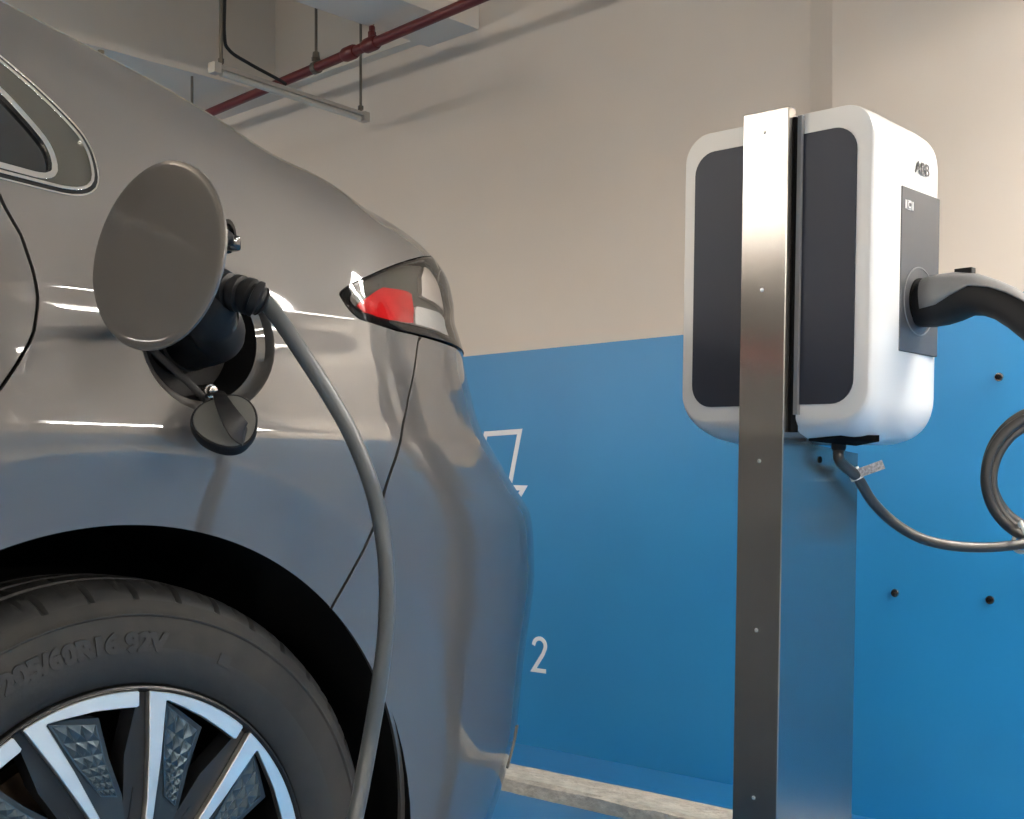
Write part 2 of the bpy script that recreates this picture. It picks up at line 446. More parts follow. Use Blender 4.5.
def body(s,h):
    s=np.asarray(s,float);h=np.asarray(h,float)
    px=np.interp(s,SS,PL[:,0]);py=np.interp(s,SS,PL[:,1])
    e=.01
    tx=np.interp(s+e,SS,PL[:,0])-np.interp(s-e,SS,PL[:,0]);ty=np.interp(s+e,SS,PL[:,1])-np.interp(s-e,SS,PL[:,1])
    L=np.hypot(tx,ty)+1e-9;nx,ny=ty/L,-tx/L
    T=np.clip((h-HB)/.5,0,1)
    zt=pch(py,ZTY,ZTZ)
    z=np.where(h<=HB,h,HB+(zt-HB)*pch(T,TT,TZ))
    off=np.where(h<=HB,0,-pch(T,TT,TO))+pch(z,BASEZ,BASEX)
    for ay in (-.010,-2.76):
        r=np.hypot(py-ay,z-.333); k=.004
        off=off-.16*k*np.log1p(np.exp(np.clip((.452-r)/k,-30,30)))*np.clip((1.2-np.abs(py-ay)),0,1)*(np.abs(px+HW)>.55)*(r>.2)
    w=np.clip((py-.05)/.5,0,1);w=w*w*(3-2*w)
    # less shear on rear face centre stays full
    return np.stack([px+nx*off,py+ny*off+w*pch(z,SHZ,SHY),z],-1)
def arange(*seg):
    out = []
    for a, b, st in seg: out += list(np.linspace(a, b, max(2, int(round((b-a)/st))+1)))[:-1]
    return np.array(out+[seg[-1][1]])
SM = (S0+S1)/2
SG = arange((S0, -3.6, .08), (-3.6, -2.2, .03), (-2.2, -1.3, .06), (-1.3, -.62, .02), (-.62, -.16, .0105), (-.16, 0, .005), (0, 1.2, .0105), (1.2, SM, .03))
SG = np.r_[SG, (2*SM-SG[::-1])[1:]] if abs((S0+S1)/2-SM) < 1e-9 else SG
HG = np.r_[np.linspace(.17, .93, 73), np.linspace(.93, 1.43, 84)[1:]]
def grid():
    ns, nh = len(SG), len(HG)
    A, B = np.meshgrid(SG, HG, indexing='ij')
    V = np.stack([A.ravel(), B.ravel()], -1)
    F = [(i*nh+j, (i+1)*nh+j, (i+1)*nh+j+1, i*nh+j+1) for i in range(ns-1) for j in range(nh-1)]
    return V, F
def clip(V, F, fn):
    """keep the part of the sheet where fn >= 0"""
    f = fn(V); f = np.where(np.abs(f) < 1e-9, 1e-9, f)
    keep = []; V = list(map(tuple, V)); cache = {}
    for F_ in F:
        s = [f[i] > 0 for i in F_]
        if all(s): keep.append(F_); continue
        if not any(s): continue
        out = []
        for a, b in zip(F_, F_[1:]+F_[:1]):
            if f[a] > 0: out.append(a)
            if (f[a] > 0) != (f[b] > 0):
                k = (min(a, b), max(a, b))
                if k not in cache:
                    t = f[a]/(f[a]-f[b]); cache[k] = len(V)
                    V.append((V[a][0]+t*(V[b][0]-V[a][0]), V[a][1]+t*(V[b][1]-V[a][1])))
                out.append(cache[k])
        if len(out) >= 3: keep.append(tuple(out))
    return np.array(V), keep
def compact(V, F):
    u = sorted({i for f in F for i in f}); m = {a: b for b, a in enumerate(u)}
    return V[u], [tuple(m[i] for i in f) for f in F]
def crop(V, F, s0, s1, h0, h1):
    F = [f for f in F if s0 <= V[f[0]][0] <= s1 and h0 <= V[f[0]][1] <= h1]
    return compact(V, F)
def pos(V, off=0.0):
    s, h = V[:, 0], V[:, 1]; P = body(s, h)
    if np.ndim(off) or off != 0:
        e = 2e-3
        N = np.cross(body(s+e, h)-body(s-e, h), body(s, np.minimum(h+e, 1.43))-body(s, h-e))
        N /= np.linalg.norm(N, axis=1)[:, None]+1e-12
        P = P+N*np.reshape(off, (-1, 1))
    return P
def sd_poly(V, poly):
    """signed distance in the unrolled sheet, positive inside"""
    P = np.asarray(poly, float); x, y = V[:, 0], V[:, 1]
    d = np.full(len(V), 1e9); ins = np.zeros(len(V), bool)
    for (ax, ay), (bx, by) in zip(P, np.roll(P, -1, 0)):
        ex, ey = bx-ax, by-ay; t = np.clip(((x-ax)*ex+(y-ay)*ey)/(ex*ex+ey*ey+1e-12), 0, 1)
        d = np.minimum(d, np.hypot(x-ax-t*ex, y-ay-t*ey))
        c = ((ay > y) != (by > y)) & (x < (bx-ax)*(y-ay)/(by-ay+1e-15)+ax); ins ^= c
    return np.where(ins, d, -d)
def rounded(poly, n=5):
    P = [np.array(p, float) for p in poly]
    for _ in range(n-2):
        Q = []
        for a, b in zip(P, P[1:]+P[:1]): Q += [a*.75+b*.25, a*.25+b*.75]
        P = Q
    return [tuple(p) for p in P]
HOLE = (.076, .897, .078)
ARCH_R = .374
def f_hole(r):
    def f(V):
        P = pos(V); d = np.hypot(P[:, 1]-HOLE[0], P[:, 2]-HOLE[1])-r
        return np.where(P[:, 0] > -.5, d, 1.0)
    return f
AXLES = (-.010, -2.76)
def f_arch(r):
    def f(V):
        P = pos(V); d = np.minimum(np.hypot(P[:, 1]-AXLES[0], P[:, 2]-.333), np.hypot(P[:, 1]-AXLES[1], P[:, 2]-.333))-r
        return np.where(np.abs(P[:, 0]+.9) > .55, d, 1.0)
    return f
DOOR = [(-.135, 1.028), (-.127, 1.006), (-.113, .98), (-.104, .945), (-.1005, .916), (-.107, .883), (-.123, .855), (-.14, .83), (-.175, .79), (-.24, .715), (-.31, .65), (-.37, .575), (-.415, .47), (-.44, .36), (-.45, .25), (-1.20, .25), (-1.24, .6), (-1.24, 1.028)]
FDOOR = [(-1.25, 1.028), (-1.25, .6), (-1.21, .25), (-2.20, .25), (-2.32, .6), (-2.32, .9), (-2.22, 1.028)]
BUMP = [(.508, .927), (.492, .902), (.465, .870), (.430, .833), (.391, .798), (.350, .765), (.318, .735), (.286, .694), (.24, .61), (.20, .50), (.15, .10), (2*SM-.15, .10), (2*SM-.20, .5), (2*SM-.24, .61), (2*SM-.391, .798), (2*SM-.508, .927)]
LIGHT = [(.322, .981), (.345, .998), (.369, 1.013), (.423, 1.046), (.494, 1.089), (.56, 1.12), (.66, 1.157), (.80, 1.155), (.95, 1.12), (.95, .930), (.634, .9285), (.508, .9275), (.453, .927), (.391, .931), (.360, .935), (.343, .947), (.331, .963)]
WINO = rounded([(-.030, 1.088), (-.030, 1.030), (-.12, 1.0285), (-1.98, 1.035), (-1.72, 1.17), (-1.35, 1.255), (-.45, 1.255), (-.27, 1.215), (-.113, 1.147), (-.062, 1.117)])
WINI = rounded([(-.074, 1.072), (-.072, 1.040), (-.12, 1.0395), (-1.92, 1.046), (-1.70, 1.16), (-1.34, 1.240), (-.45, 1.238), (-.29, 1.200), (-.125, 1.118), (-.094, 1.093)])
G = .0018
def shell(name, V, F, m, parent=car, off=0.0, rim=.007, **kw):
    """panel cut from the sheet; its normals are those of the whole skin, its rim is turned inwards"""
    V, F = compact(np.asarray(V), F)
    P = pos(V, off); Nn_ = pos(V, 1.0)-pos(V, 0.0) if np.ndim(off) == 0 else None
    verts = [tuple(p) for p in P]; faces = list(F)
    norms = [tuple(n) for n in Nn_] if Nn_ is not None else None
    if rim and norms:
        cnt = {}
        for f in F:
            for a, b in zip(f, f[1:]+f[:1]): cnt[(a, b)] = 1
        for (a, b) in list(cnt):
            if (b, a) in cnt: continue
            pa, pb = P[a], P[b]; na, nb = Nn_[a], Nn_[b]
            o_ = np.cross(pb-pa, na); l = np.linalg.norm(o_)
            if l < 1e-9: continue
            o_ /= l; k = len(verts)
            # small rounded turn: half way normal, then straight in
            r1 = min(.0008, rim*.3)
            for q, n_ in ((pa, na), (pb, nb), (pb-nb*r1, o_), (pa-na*r1, o_), (pb-nb*rim, o_), (pa-na*rim, o_)):
                verts.append(tuple(q)); norms.append(tuple(n_))
            faces.append((k+1, k, k+3, k+2)); faces.append((k+2, k+3, k+5, k+4))
    me = bpy.data.meshes.new(name)
    me.from_pydata(verts, [], faces); me.materials.append(m)
    me.polygons.foreach_set('use_smooth', [True]*len(me.polygons)); me.update()
    if norms: me.normals_split_custom_set_from_vertices(norms)
    o = bpy.data.objects.new(name, me); C.objects.link(o); o.parent = parent
    return o
V, F = grid()
main = clip(*clip(V, F, f_arch(ARCH_R)), f_hole(HOLE[2]))
def outside(poly, g=G): return lambda V: -sd_poly(V, poly)-g
def inside(poly, g=G): return lambda V: sd_poly(V, poly)-g
quarter = main
for p in (DOOR, FDOOR, BUMP, LIGHT): quarter = clip(*quarter, outside(p))
quarter = clip(*quarter, outside(WINO, 0))
shell('body_shell', *quarter, M_car)
shell('rear_door', *clip(*main, inside(DOOR)), M_car)
shell('front_door', *clip(*main, inside(FDOOR)), M_car)
bp_ = shell('rear_bumper', *clip(*main, inside(BUMP)), M_car)
# dark layer behind the shut lines
V2, F2 = clip(*clip(V, F, f_arch(ARCH_R+.006)), f_hole(HOLE[2]+.004))
for p in (LIGHT,): V2, F2 = clip(V2, F2, outside(p, .012))
shell('inner_panel', V2, F2, M_void, off=-.013, rim=0)
# side windows with their double bright frame
win = clip(*crop(V, F, -2.4, .1, .98, 1.4), inside(WINO, 0))
def ring(base, poly, a, b):     # the band of the sheet between a and b inside the outline
    return clip(*clip(*base, inside(poly, a)), lambda V: b-sd_poly(V, poly))
fr = shell('window_surround', *clip(*clip(*win, inside(WINO, .007)), outside(WINI, 0)), M_surround, off=-.001)
shell('outer_chrome_frame', *ring(win, WINO, .0052, .0078), M_chrome, fr, off=.0025, rim=.005)
shell('outer_rubber_frame', *ring(win, WINO, .0012, .0054), M_gloss_black, fr, off=.0006, rim=.004)
shell('outer_edge_trim', *ring(win, WINO, -.001, .0013), M_chrome, fr, off=.0015, rim=.003)
gl_ = shell('side_window', *clip(*win, inside(WINI, .004)), M_glass_dark, off=-.004, rim=0)
shell('inner_chrome_frame', *ring(win, WINI, -.0010, .0042), M_chrome, gl_, off=.002, rim=.006)
shell('inner_rubber_frame', *ring(win, WINI, .0040, .0062), M_gloss_black, gl_, off=-.001, rim=.004)
# far flank repeats nothing that can be seen; roof skin closes the body between the two rows of the sheet
nr = [j for j in range(len(SG)) if SG[j] <= SM+1e-6]
bm = bmesh.new()
NA, NB = [], []
for j in nr[::3]:
    s = SG[j]; NA.append(Vector(body([s], [1.43])[0])); NB.append(Vector(body([2*SM-s], [1.43])[0]))
K = 8; rws = []
for a, b in zip(NA, NB): rws.append([bm.verts.new(a.lerp(b, k/K)+Vector((0, 0, .05*math.sin(PI*k/K)*min(1, (b-a).length)))) for k in range(K+1)])
for A_, B_ in zip(rws, rws[1:]):
    for k in range(K): bm.faces.new((A_[k], A_[k+1], B_[k+1], B_[k]))
bmesh.ops.remove_doubles(bm, verts=bm.verts, dist=.0005); bmesh.ops.recalc_face_normals(bm, faces=bm.faces)
obj('roof', bm, M_car, car, 60)
bm = bmesh.new(); box(bm, -1.45, -.34, -3.5, .55, .20, .30); obj('underbody', bm, M_void, car)
# wheel wells
for i, ay in enumerate(AXLES):
    bm = bmesh.new(); lathe(bm, [(.004, ARCH_R-.004), (.004, ARCH_R+.004), (-.05, ARCH_R+.012), (-.34, ARCH_R+.012), (-.34, .0), ], 'x', 72, M=Matrix.Translation((0, ay, .333)))
    bmesh.ops.delete(bm, geom=[f for f in bm.faces if f.calc_center_median().x > .003 or f.calc_center_median().z < .16], context='FACES')
    obj('wheel_arch_liner', bm, M_void, car, 40)
# tail light
lens_base = crop(V, F, .28, 1.0, .90, 1.2)
LV = clip(*lens_base, inside(LIGHT, .001))
hs_ = shell('tail_light', *LV, M_smoke, car, off=-.020, rim=0)
shell('lens', *LV, M_lens, hs_, off=.0005, rim=0)
RED = [(.374, .974), (.412, .998), (.452, 1.026), (.500, 1.034), (.537, 1.037), (.541, 1.00), (.527, .966), (.50, .962), (.445, .956), (.386, .961)]
CLR = [(.552, 1.012), (.66, 1.022), (.80, 1.02), (.80, .972), (.62, .972), (.535, .966)]
UPR = [(.575, 1.040), (.70, 1.04), (.82, 1.05), (.82, 1.13), (.66, 1.142), (.615, 1.13), (.582, 1.09)]
rb = clip(*LV, inside(RED, 0)); V_, F_ = compact(np.asarray(rb[0]), rb[1])
shell('red_reflector', V_, F_, M_red, hs_, off=-.012+.0008*np.sin(V_[:, 0]*90)*np.sin(V_[:, 1]*110), rim=.008)
rb = clip(*LV, inside(CLR, 0)); shell('clear_reflector', *rb, M_silver, hs_, off=-.013, rim=.007)
rb = clip(*LV, inside(UPR, 0)); shell('upper_reflector', *rb, mat('pale_reflector', (.66, .60, .56), .22, .2), hs_, off=-.014, rim=.006)
def bez(V):   # dark border: thin on top, thick along the foot and in the pointed front
    sd = sd_poly(V, LIGHT); s, h = V[:, 0], V[:, 1]
    wd = np.where(h < .975, np.interp(s, [.30, .36, .5, .9], [.020, .016, .020, .026]), .0045)
    wd = np.maximum(wd, np.interp(s, [.322, .375], [.03, .004]))
    return wd-sd
shell('black_bezel', *clip(*LV, bez), M_gloss_black, hs_, off=-.0015, rim=.008)
# small reflector low in the bumper
REF = [(.66, .345), (.72, .345), (.725, .395), (.665, .405)]
shell('bumper_reflector', *clip(*crop(V, F, .6, .85, .3, .45), inside(REF, 0)), mat('pale_plastic', (.16, .14, .115), .35), bp_, off=.002, rim=.003)
# ---- fuel opening
hy, hz_, hr = HOLE
TX = Matrix.Translation((0, hy, hz_))
rim_x = float(body([hy], [.897])[0][0])
def bowl_ring(bm, prof, seg=64):    # follows the skin at its outer edge
    R = []
    for d, r, follow in prof:
        row = []
        for k in range(seg):
            t = 2*PI*k/seg; y, z = hy+r*math.sin(t), hz_+r*math.cos(t)
            h = z if z < .93 else .93+(z-.93)/.76
            x = float(body([y], [h])[0][0])*follow+rim_x*(1-follow)+d
            row.append(bm.verts.new((x, y, z)))
        R.append(row)
    for A_, B_ in zip(R, R[1:]):
        for k in range(seg): bm.faces.new((A_[k], A_[(k+1) % seg], B_[(k+1) % seg], B_[k]))
    return R
bm = bmesh.new(); bowl_ring(bm, [(-.0005, hr+.0003, 1), (-.003, hr-.002, 1), (-.012, hr-.004, .8), (-.016, hr-.013, .5)])
fo = obj('fuel_opening', bm, M_car, car, 50)
bm = bmesh.new(); R = bowl_ring(bm, [(-.0150, hr-.0128, .5), (-.030, hr-.016, 0), (-.062, hr-.020, 0), (-.066, .030, 0)]); bm.faces.new(R[-1]); obj('recess', bm, M_black, fo, 40)
bm = bmesh.new(); lathe(bm, [(rim_x-.066, .034), (rim_x-.040, .033), (rim_x-.038, .030), (rim_x-.060, .027)], 'x', 40, M=TX); obj('charging_port', bm, M_grip, fo, 40)
p = Vector((rim_x-.018, hy+.012, hz_-.054))
bm = bmesh.new(); lathe(bm, [(-.02, .008), (.0, .008), (.001, .0072), (.001, .0055), (.006, .005), (.007, 0)], 'x', 18, M=Matrix.Translation(p)); obj('strap_pin', bm, M_steel, fo, 40)
bm = bmesh.new(); tube(bm, [Vector((rim_x-.02, hy-.06, hz_-.01)), Vector((rim_x-.012, hy-.02, hz_-.045)), Vector((rim_x-.012, hy+.006, hz_-.066))], .0022, 8, flat=(1.8, .6)); obj('drain_rib', bm, M_black, fo, 40)
# ---- flap, swung open about its front edge
FC = Vector((.1752, -.0609, .945)); th, el = math.radians(-76.6), math.radians(4.2)
Nn = Vector((math.cos(el)*math.cos(th), math.cos(el)*math.sin(th), math.sin(el)))
U = Vector((0, 0, 1)).cross(Nn).normalized(); W_ = Nn.cross(U)      # U points outwards from the body
FM = Matrix.Translation(FC) @ Matrix((( U.x, W_.x, Nn.x, 0), (U.y, W_.y, Nn.y, 0), (U.z, W_.z, Nn.z, 0), (0, 0, 0, 1)))
bm = bmesh.new()
prof = [(.0, .0)]+[(-.0022*(r/.080)**3, r) for r in np.arange(.004, .0795, .0037)]+[(-.0026, .0812), (-.0036, .0828), (-.0046, .0832), (-.006, .083), (-.0068, .0815), (-.0068, 0)]
rg = []
for d, r in prof:
    if r == 0: rg.append([bm.verts.new((0, 0, d))]); continue
    rg.append([bm.verts.new((r*math.cos(a), r*math.sin(a), d - .10*max(0, r*math.sin(a)*.707-r*math.cos(a)*.707-.047))) for a in [2*PI*k/96 for k in range(96)]])
for A_, B_ in zip(rg, rg[1:]):
    for k in range(96):
        if len(A_) == 1: bm.faces.new((A_[0], B_[k], B_[(k+1) % 96]))
        elif len(B_) == 1: bm.faces.new((A_[k], B_[0], A_[(k+1) % 96]))
        else: bm.faces.new((A_[k], B_[k], B_[(k+1) % 96], A_[(k+1) % 96]))
bmesh.ops.recalc_face_normals(bm, faces=bm.faces)
bmesh.ops.transform(bm, matrix=FM, verts=bm.verts)
fd = obj('fuel_door', bm, M_car, car, 25)
bm = bmesh.new(); lathe(bm, [(-.0145, 0), (-.0145, .060), (-.012, .068), (-.0068, .070), (-.0068, 0)], 'z', 48, M=FM); obj('door_liner', bm, M_black, fd, 40)
bm = bmesh.new(); M_ = FM @ Matrix.Translation((.072, .0, -.018)); lathe(bm, [(-.010, .006), (.006, .010), (.010, .010)], 'z', 14, M=FM @ Matrix.Translation((.066, .012, -.014))); obj('latch_peg', bm, M_black, fd, 40)
a0 = FM @ Vector((-.066, 0, -.014)); b0_ = Vector((rim_x-.035, hy-.055, hz_+.025))
bm = bmesh.new()
for dz in (-.030,):
    o_ = Vector((0, 0, dz)); tube(bm, smooth_path([a0+o_, a0+o_+Vector((-.018, .012, -.006)), b0_+o_+Vector((.035, -.006, .004)), b0_+o_], 6), .006, 10, flat=(1.4, .7))
obj('hinge_arm', bm, M_black, fd, 40)
# rubber hinge block and latch seen past the flap's rear edge
lp = Vector((rim_x+.001, hy+.022, hz_+.105))
bm = bmesh.new(); lathe(bm, [(-.006, .0), (-.005, .0155), (-.001, .0155), (-.001, .0115), (-.005, .011), (-.005, .0)], 'x', 24, M=Matrix.Translation(lp) @ Matrix.Diagonal((1, .62, 1.15, 1)))
rr_ = obj('latch_opening', bm, M_gloss_black, fo, 40)
bm = bevelbox(-.006, .012, -.006, .008, -.016, .0, .003, 2); bmesh.ops.translate(bm, verts=bm.verts, vec=lp); obj('latch_tongue', bm, M_gloss_black, fo, 40)
# ---- hanging port cap on its strap
CI = CAR_M.inverted()
def cpx(px, py, yc): return CI @ ray_pt(px, py, yc)
kc = cpx(226, 422, 1.238)
Zc = Vector((.76, -.42, .46)).normalized(); Xc = Vector((-.15, .95, -.1)); Xc = (Xc-Zc*Xc.dot(Zc)).normalized(); Yc_ = Zc.cross(Xc)
KM = Matrix.Translation(kc) @ Matrix(((Xc.x, Yc_.x, Zc.x, 0), (Xc.y, Yc_.y, Zc.y, 0), (Xc.z, Yc_.z, Zc.z, 0), (0, 0, 0, 1)))
def capo(s, n=64):
    """rounded three cornered outline"""
    out = []
    for k in range(n):
        a = 2*PI*k/n; r = .0318*s*(1+.055*math.cos(3*(a-.75))+.03*math.cos(2*a)); out.append((r*math.cos(a), r*math.sin(a)))
    return out
bm = bmesh.new()
loft(bm, [[(x, y, d) for x, y in capo(s)] for d, s in ((-.017, .86), (-.016, .92), (-.008, .93), (-.007, 1.0), (.001, 1.0), (.0025, .975))])
bmesh.ops.transform(bm, matrix=KM, verts=bm.verts); pc = obj('port_cap', bm, M_grip, fo, 40)
bm = bmesh.new(); loft(bm, [[(x, y, d) for x, y in capo(s)] for d, s in ((.002, .92), (.0034, .91), (.0038, .88))]); bmesh.ops.transform(bm, matrix=KM, verts=bm.verts); obj('cap_face', bm, M_capgrey, fo, 40)
# flat strap: from the pin out and down over the cap face, widening
sp_ = [(p+Vector((.004, -.004, -.004)), .004), (cpx(218, 393, 1.243), .0055), (cpx(221, 399, 1.228), .0070), (cpx(226, 409, 1.217), .0085), (cpx(233, 421, 1.213), .0105), (cpx(240, 431, 1.216), .0115), (cpx(244, 437, 1.224), .0105)]
pts_ = smooth_path([a for a, b in sp_], 6); wds = np.interp(np.linspace(0, len(sp_)-1, len(pts_)), range(len(sp_)), [b for a, b in sp_])
bm = bmesh.new(); rows_ = []
for (q, t, n_, b_), w__ in zip(frames(pts_), wds):
    side = t.cross(Zc).normalized(); nn = side.cross(t)
    rows_.append([bm.verts.new(q+side*(w__*a)+nn*(.0016*c)) for a, c in ((-1, -.6), (-1, .6), (-.7, 1), (.7, 1), (1, .6), (1, -.6))])
for A_, B_ in zip(rows_, rows_[1:]):
    for k in range(6): bm.faces.new((A_[k], B_[k], B_[(k+1) % 6], A_[(k+1) % 6]))
bm.faces.new(rows_[0]); bm.faces.new(rows_[-1][::-1]); bmesh.ops.recalc_face_normals(bm, faces=bm.faces)
obj('cap_strap', bm, M_grip, fo, 50)

# ------------------------------------------------------------------ wheel
def pol(r, phi): a = math.radians(phi); return (r*math.sin(a), r*math.cos(a))     # (y, z), phi clockwise from the top
def plate(bm, poly, x0, x1, rot, bev=0):
    c, s = math.cos(rot), math.sin(rot)
    pts = [(y*c+z*s, -y*s+z*c) for y, z in poly]
    prism(bm, pts, x0, x1, 'yz')
def make_wheel():
    wh = empty('wheel', parent=car)
    # tyre
    prof = [(-.022, .2150), (-.012, .2175), (-.0045, .2215), (.001, .230), (.0045, .245), (.0055, .258), (.0045, .272), (.0022, .2835), (.0012, .2885), (.0025, .2900), (.0025, .2912), (.0, .2925), (-.0035, .297), (-.009, .3045), (-.016, .3115), (-.024, .3165), (-.033, .3200), (-.043, .3225), (-.052, .3235), (-.053, .3175), (-.062, .3175), (-.063, .3242), (-.076, .3252), (-.090, .3258), (-.091, .3185), (-.101, .3185), (-.102, .3258), (-.130, .3252), (-.142, .3240), (-.143, .3180), (-.152, .3180), (-.153, .3235), (-.172, .3200), (-.185, .3130), (-.196, .2990), (-.202, .275), (-.203, .250), (-.195, .222), (-.185, .215)]
    NS = 480; bm = bmesh.new(); rings = []
    for i, (x, r) in enumerate(prof):
        row = []
        for k in range(NS):
            t = 2*PI*k/NS
            rr = r; u = k % 12
            if -.050 < x < -.012 and r > .309 and u == int(6+(x+.012)*40) % 12: rr -= .0055
            if -.045 < x < -.022 and r > .309 and u in ((0,) if (k//12) % 2 else (1,)): rr -= .0025
            if -.090 < x < -.063 and r > .32 and u == 3: rr -= .006
            if -.142 < x < -.102 and r > .32 and u == 8: rr -= .006
            row.append(bm.verts.new((x, rr*math.sin(t), rr*math.cos(t))))
        rings.append(row)
    for i, (A_, B_) in enumerate(zip(rings, rings[1:])):
        for k in range(NS):
            f = bm.faces.new((A_[k], A_[(k+1) % NS], B_[(k+1) % NS], B_[k]))
            f.material_index = 1 if 5 <= i <= 8 or 10 <= i <= 12 else 0
    bmesh.ops.recalc_face_normals(bm, faces=bm.faces)
    ty = obj('tyre', bm, [M_tyre, M_tyre_dust], wh, 28)
    def warp_at(r0, phi0):
        def f(co):
            a = math.radians(phi0)+co.x/r0; r = r0+co.y
            return Vector((co.z, r*math.sin(a), r*math.cos(a)))
        return f
    bm = text_mesh('205/60R16 92V', .0245, .0012, .0018, warp=warp_at(.2625, -9), M=Matrix.Translation((.0052, 0, 0)), xscale=1.12)
    obj('tyre_size_lettering', bm, M_tyre, wh)
    bm = bmesh.new()
    for a in (24,): plate(bm, [pol(.2665, 0), pol(.2665, 3.2), pol(.254, 3.2), pol(.254, 0)], .003, .0062, math.radians(a))
    obj('sidewall_block', bm, M_tyre, wh)
    # rim barrel and flange
    bm = bmesh.new(); lathe(bm, [(-.014, .2165), (-.004, .2190), (-.001, .2185), (.0, .2165), (-.003, .2140), (-.020, .2080), (-.045, .2010), (-.160, .195), (-.190, .208), (-.195, .2165), (-.188, .2165), (-.150, .199), (-.06, .204)], 'x', 120, closed=True); obj('rim', bm, M_rimdark, wh, 35)
    bm = bmesh.new(); lathe(bm, [(-.012, 0), (-.010, .030), (-.012, .034), (-.020, .060), (-.026, .092), (-.060, .085), (-.070, .0)], 'x', 60); hb_ = obj('hub', bm, M_rimdark, wh, 35)
    bm = bmesh.new(); lathe(bm, [(-.011, .0), (-.0075, .0), (-.0075, .024), (-.0095, .027), (-.013, .028)], 'x', 40); obj('centre_cap', bm, M_chrome, wh, 35)
    bm = bmesh.new(); lathe(bm, [(-.105, .06), (-.105, .140), (-.112, .142), (-.128, .142), (-.134, .140), (-.134, .06)], 'x', 80); obj('brake_disc', bm, M_disc, wh, 35)
    bm = bmesh.new()
    for k in range(9):
        a = math.radians(18+k*6); box(bm, -.125, -.082, -.012, .012, .100, .150, Matrix.Rotation(-a, 4, 'X'))
    obj('brake_caliper', bm, M_disc, wh, 35)
    bm = bmesh.new(); lathe(bm, [(-.150, .0), (-.150, .196), (-.158, .196), (-.158, 0)], 'x', 48); obj('inner_shield', bm, M_void, wh)
    face = [pol(.2135, p_) for p_ in np.linspace(0.4, 32.6, 14)]+[pol(.2118, 33.1), pol(.1985, 33.4), pol(.1968, 32.7), pol(.1968, 28), pol(.1990, 20), pol(.2018, 12), pol(.2056, 6.3), pol(.2046, 5.8)]+[pol(.150, 8.8), pol(.0952, 13.8), pol(.052, 25), pol(.050, 17), pol(.104, 7.5), pol(.160, 2.8), pol(.2125, 0.1)]
    ins = [(.2020, 6.9), (.1840, 20.6), (.1460, 22.4), (.1075, 27.3), (.1120, 18.8), (.150, 11.0)]
    fr_ = [(.2065, 5.0), (.1985, 12), (.1900, 21.8), (.1480, 24.2), (.1080, 30.5), (.085, 33.0), (.062, 36), (.058, 22), (.0952, 13.2), (.150, 8.4)]
    back = [(.2130, 34.0), (.2130, 36.6), (.150, 39.4), (.1, 45.0), (.06, 54.0), (.058, 38.0), (.1, 31.5), (.1480, 30.8), (.196, 33.6)]
    def pyr(bm, rot):
        def lerp(a, b, t): return (a[0]+(b[0]-a[0])*t, a[1]+(b[1]-a[1])*t)
        c, s = math.cos(rot), math.sin(rot)
        TL, TR, BL, BR = pol(.1995, 7.6), pol(.1850, 20.2), pol(.1130, 18.9), pol(.1090, 26.8)
        ML, MR = pol(.150, 11.6), pol(.1470, 22.0)
        rowsf = [0, .215, .40, .555, .685, .795, .90, 1.0]
        def edge(a, m, b, t): return lerp(a, m, t/.5) if t < .5 else lerp(m, b, (t-.5)/.5)
        for i in range(7):
            for j in range(3):
                q = []
                for (jj, ii) in ((j, i), (j+1, i), (j+1, i+1), (j, i+1)):
                    q.append(lerp(edge(TL, ML, BL, rowsf[ii]), edge(TR, MR, BR, rowsf[ii]), jj/3))
                cx = sum(a[0] for a in q)/4; cz = sum(a[1] for a in q)/4
                sz = math.hypot(q[0][0]-q[2][0], q[0][1]-q[2][1])
                tr = lambda a: (a[0]*c+a[1]*s, -a[0]*s+a[1]*c)
                base = [bm.verts.new((-.0085, *tr(a))) for a in q]
                mids = [bm.verts.new((-.0085-.0006, *tr(((q[k][0]+q[(k+1) % 4][0])/2, (q[k][1]+q[(k+1) % 4][1])/2)))) for k in range(4)]
                top = bm.verts.new((-.0085+.20*sz, *tr((cx, cz))))
                for k in range(4):
                    bm.faces.new((base[k], mids[k], top)); bm.faces.new((mids[k], base[(k+1) % 4], top))
    n0 = None
    for k in range(10):
        rot = math.radians(-27.8+36*k)
        bm = bmesh.new(); plate(bm, face, -.011, -.002, rot)
        bmesh.ops.bevel(bm, geom=[e for e in bm.edges if abs(e.verts[0].co.x+.002) < 1e-5 and abs(e.verts[1].co.x+.002) < 1e-5], offset=.0007, segments=1, affect='EDGES')
        sp = obj('spoke', bm, M_machined, wh)
        bm = bmesh.new(); plate(bm, [pol(*a) for a in fr_], -.030, -.011, rot); plate(bm, [pol(*a) for a in face], -.035, -.011, rot); obj('spoke_back', bm, M_insert_dark, sp)
        bm = bmesh.new(); plate(bm, [pol(*a) for a in back], -.040, -.012, rot); obj('dark_rib', bm, M_rimdark, sp)
        bm = bmesh.new(); plate(bm, [pol(*a) for a in ins], -.012, -.0088, rot); pyr(bm, rot); obj('faceted_insert', bm, M_insert, sp)
    return wh
M_insert_dark = mat('dark_blue_grey', (.022, .032, .040), .38, .3)
wheel = make_wheel(); wheel.location = (0, 0, .326)
def copy_part(o, parent):
    c = o.copy(); C.objects.link(c); c.parent = parent
    for ch_ in [q for q in list(bpy.data.objects) if q.parent == o]: copy_part(ch_, c)
    return c
w2 = copy_part(wheel, car); w2.location = (0, AXLES[1]+.01, .326)
# flatten: sub-parts of a spoke hang on the wheel so the tree stays three deep
for o in list(bpy.data.objects):
    if o.name.split('.')[0] in ('spoke_back', 'dark_rib', 'faceted_insert'): o.parent = o.parent.parent

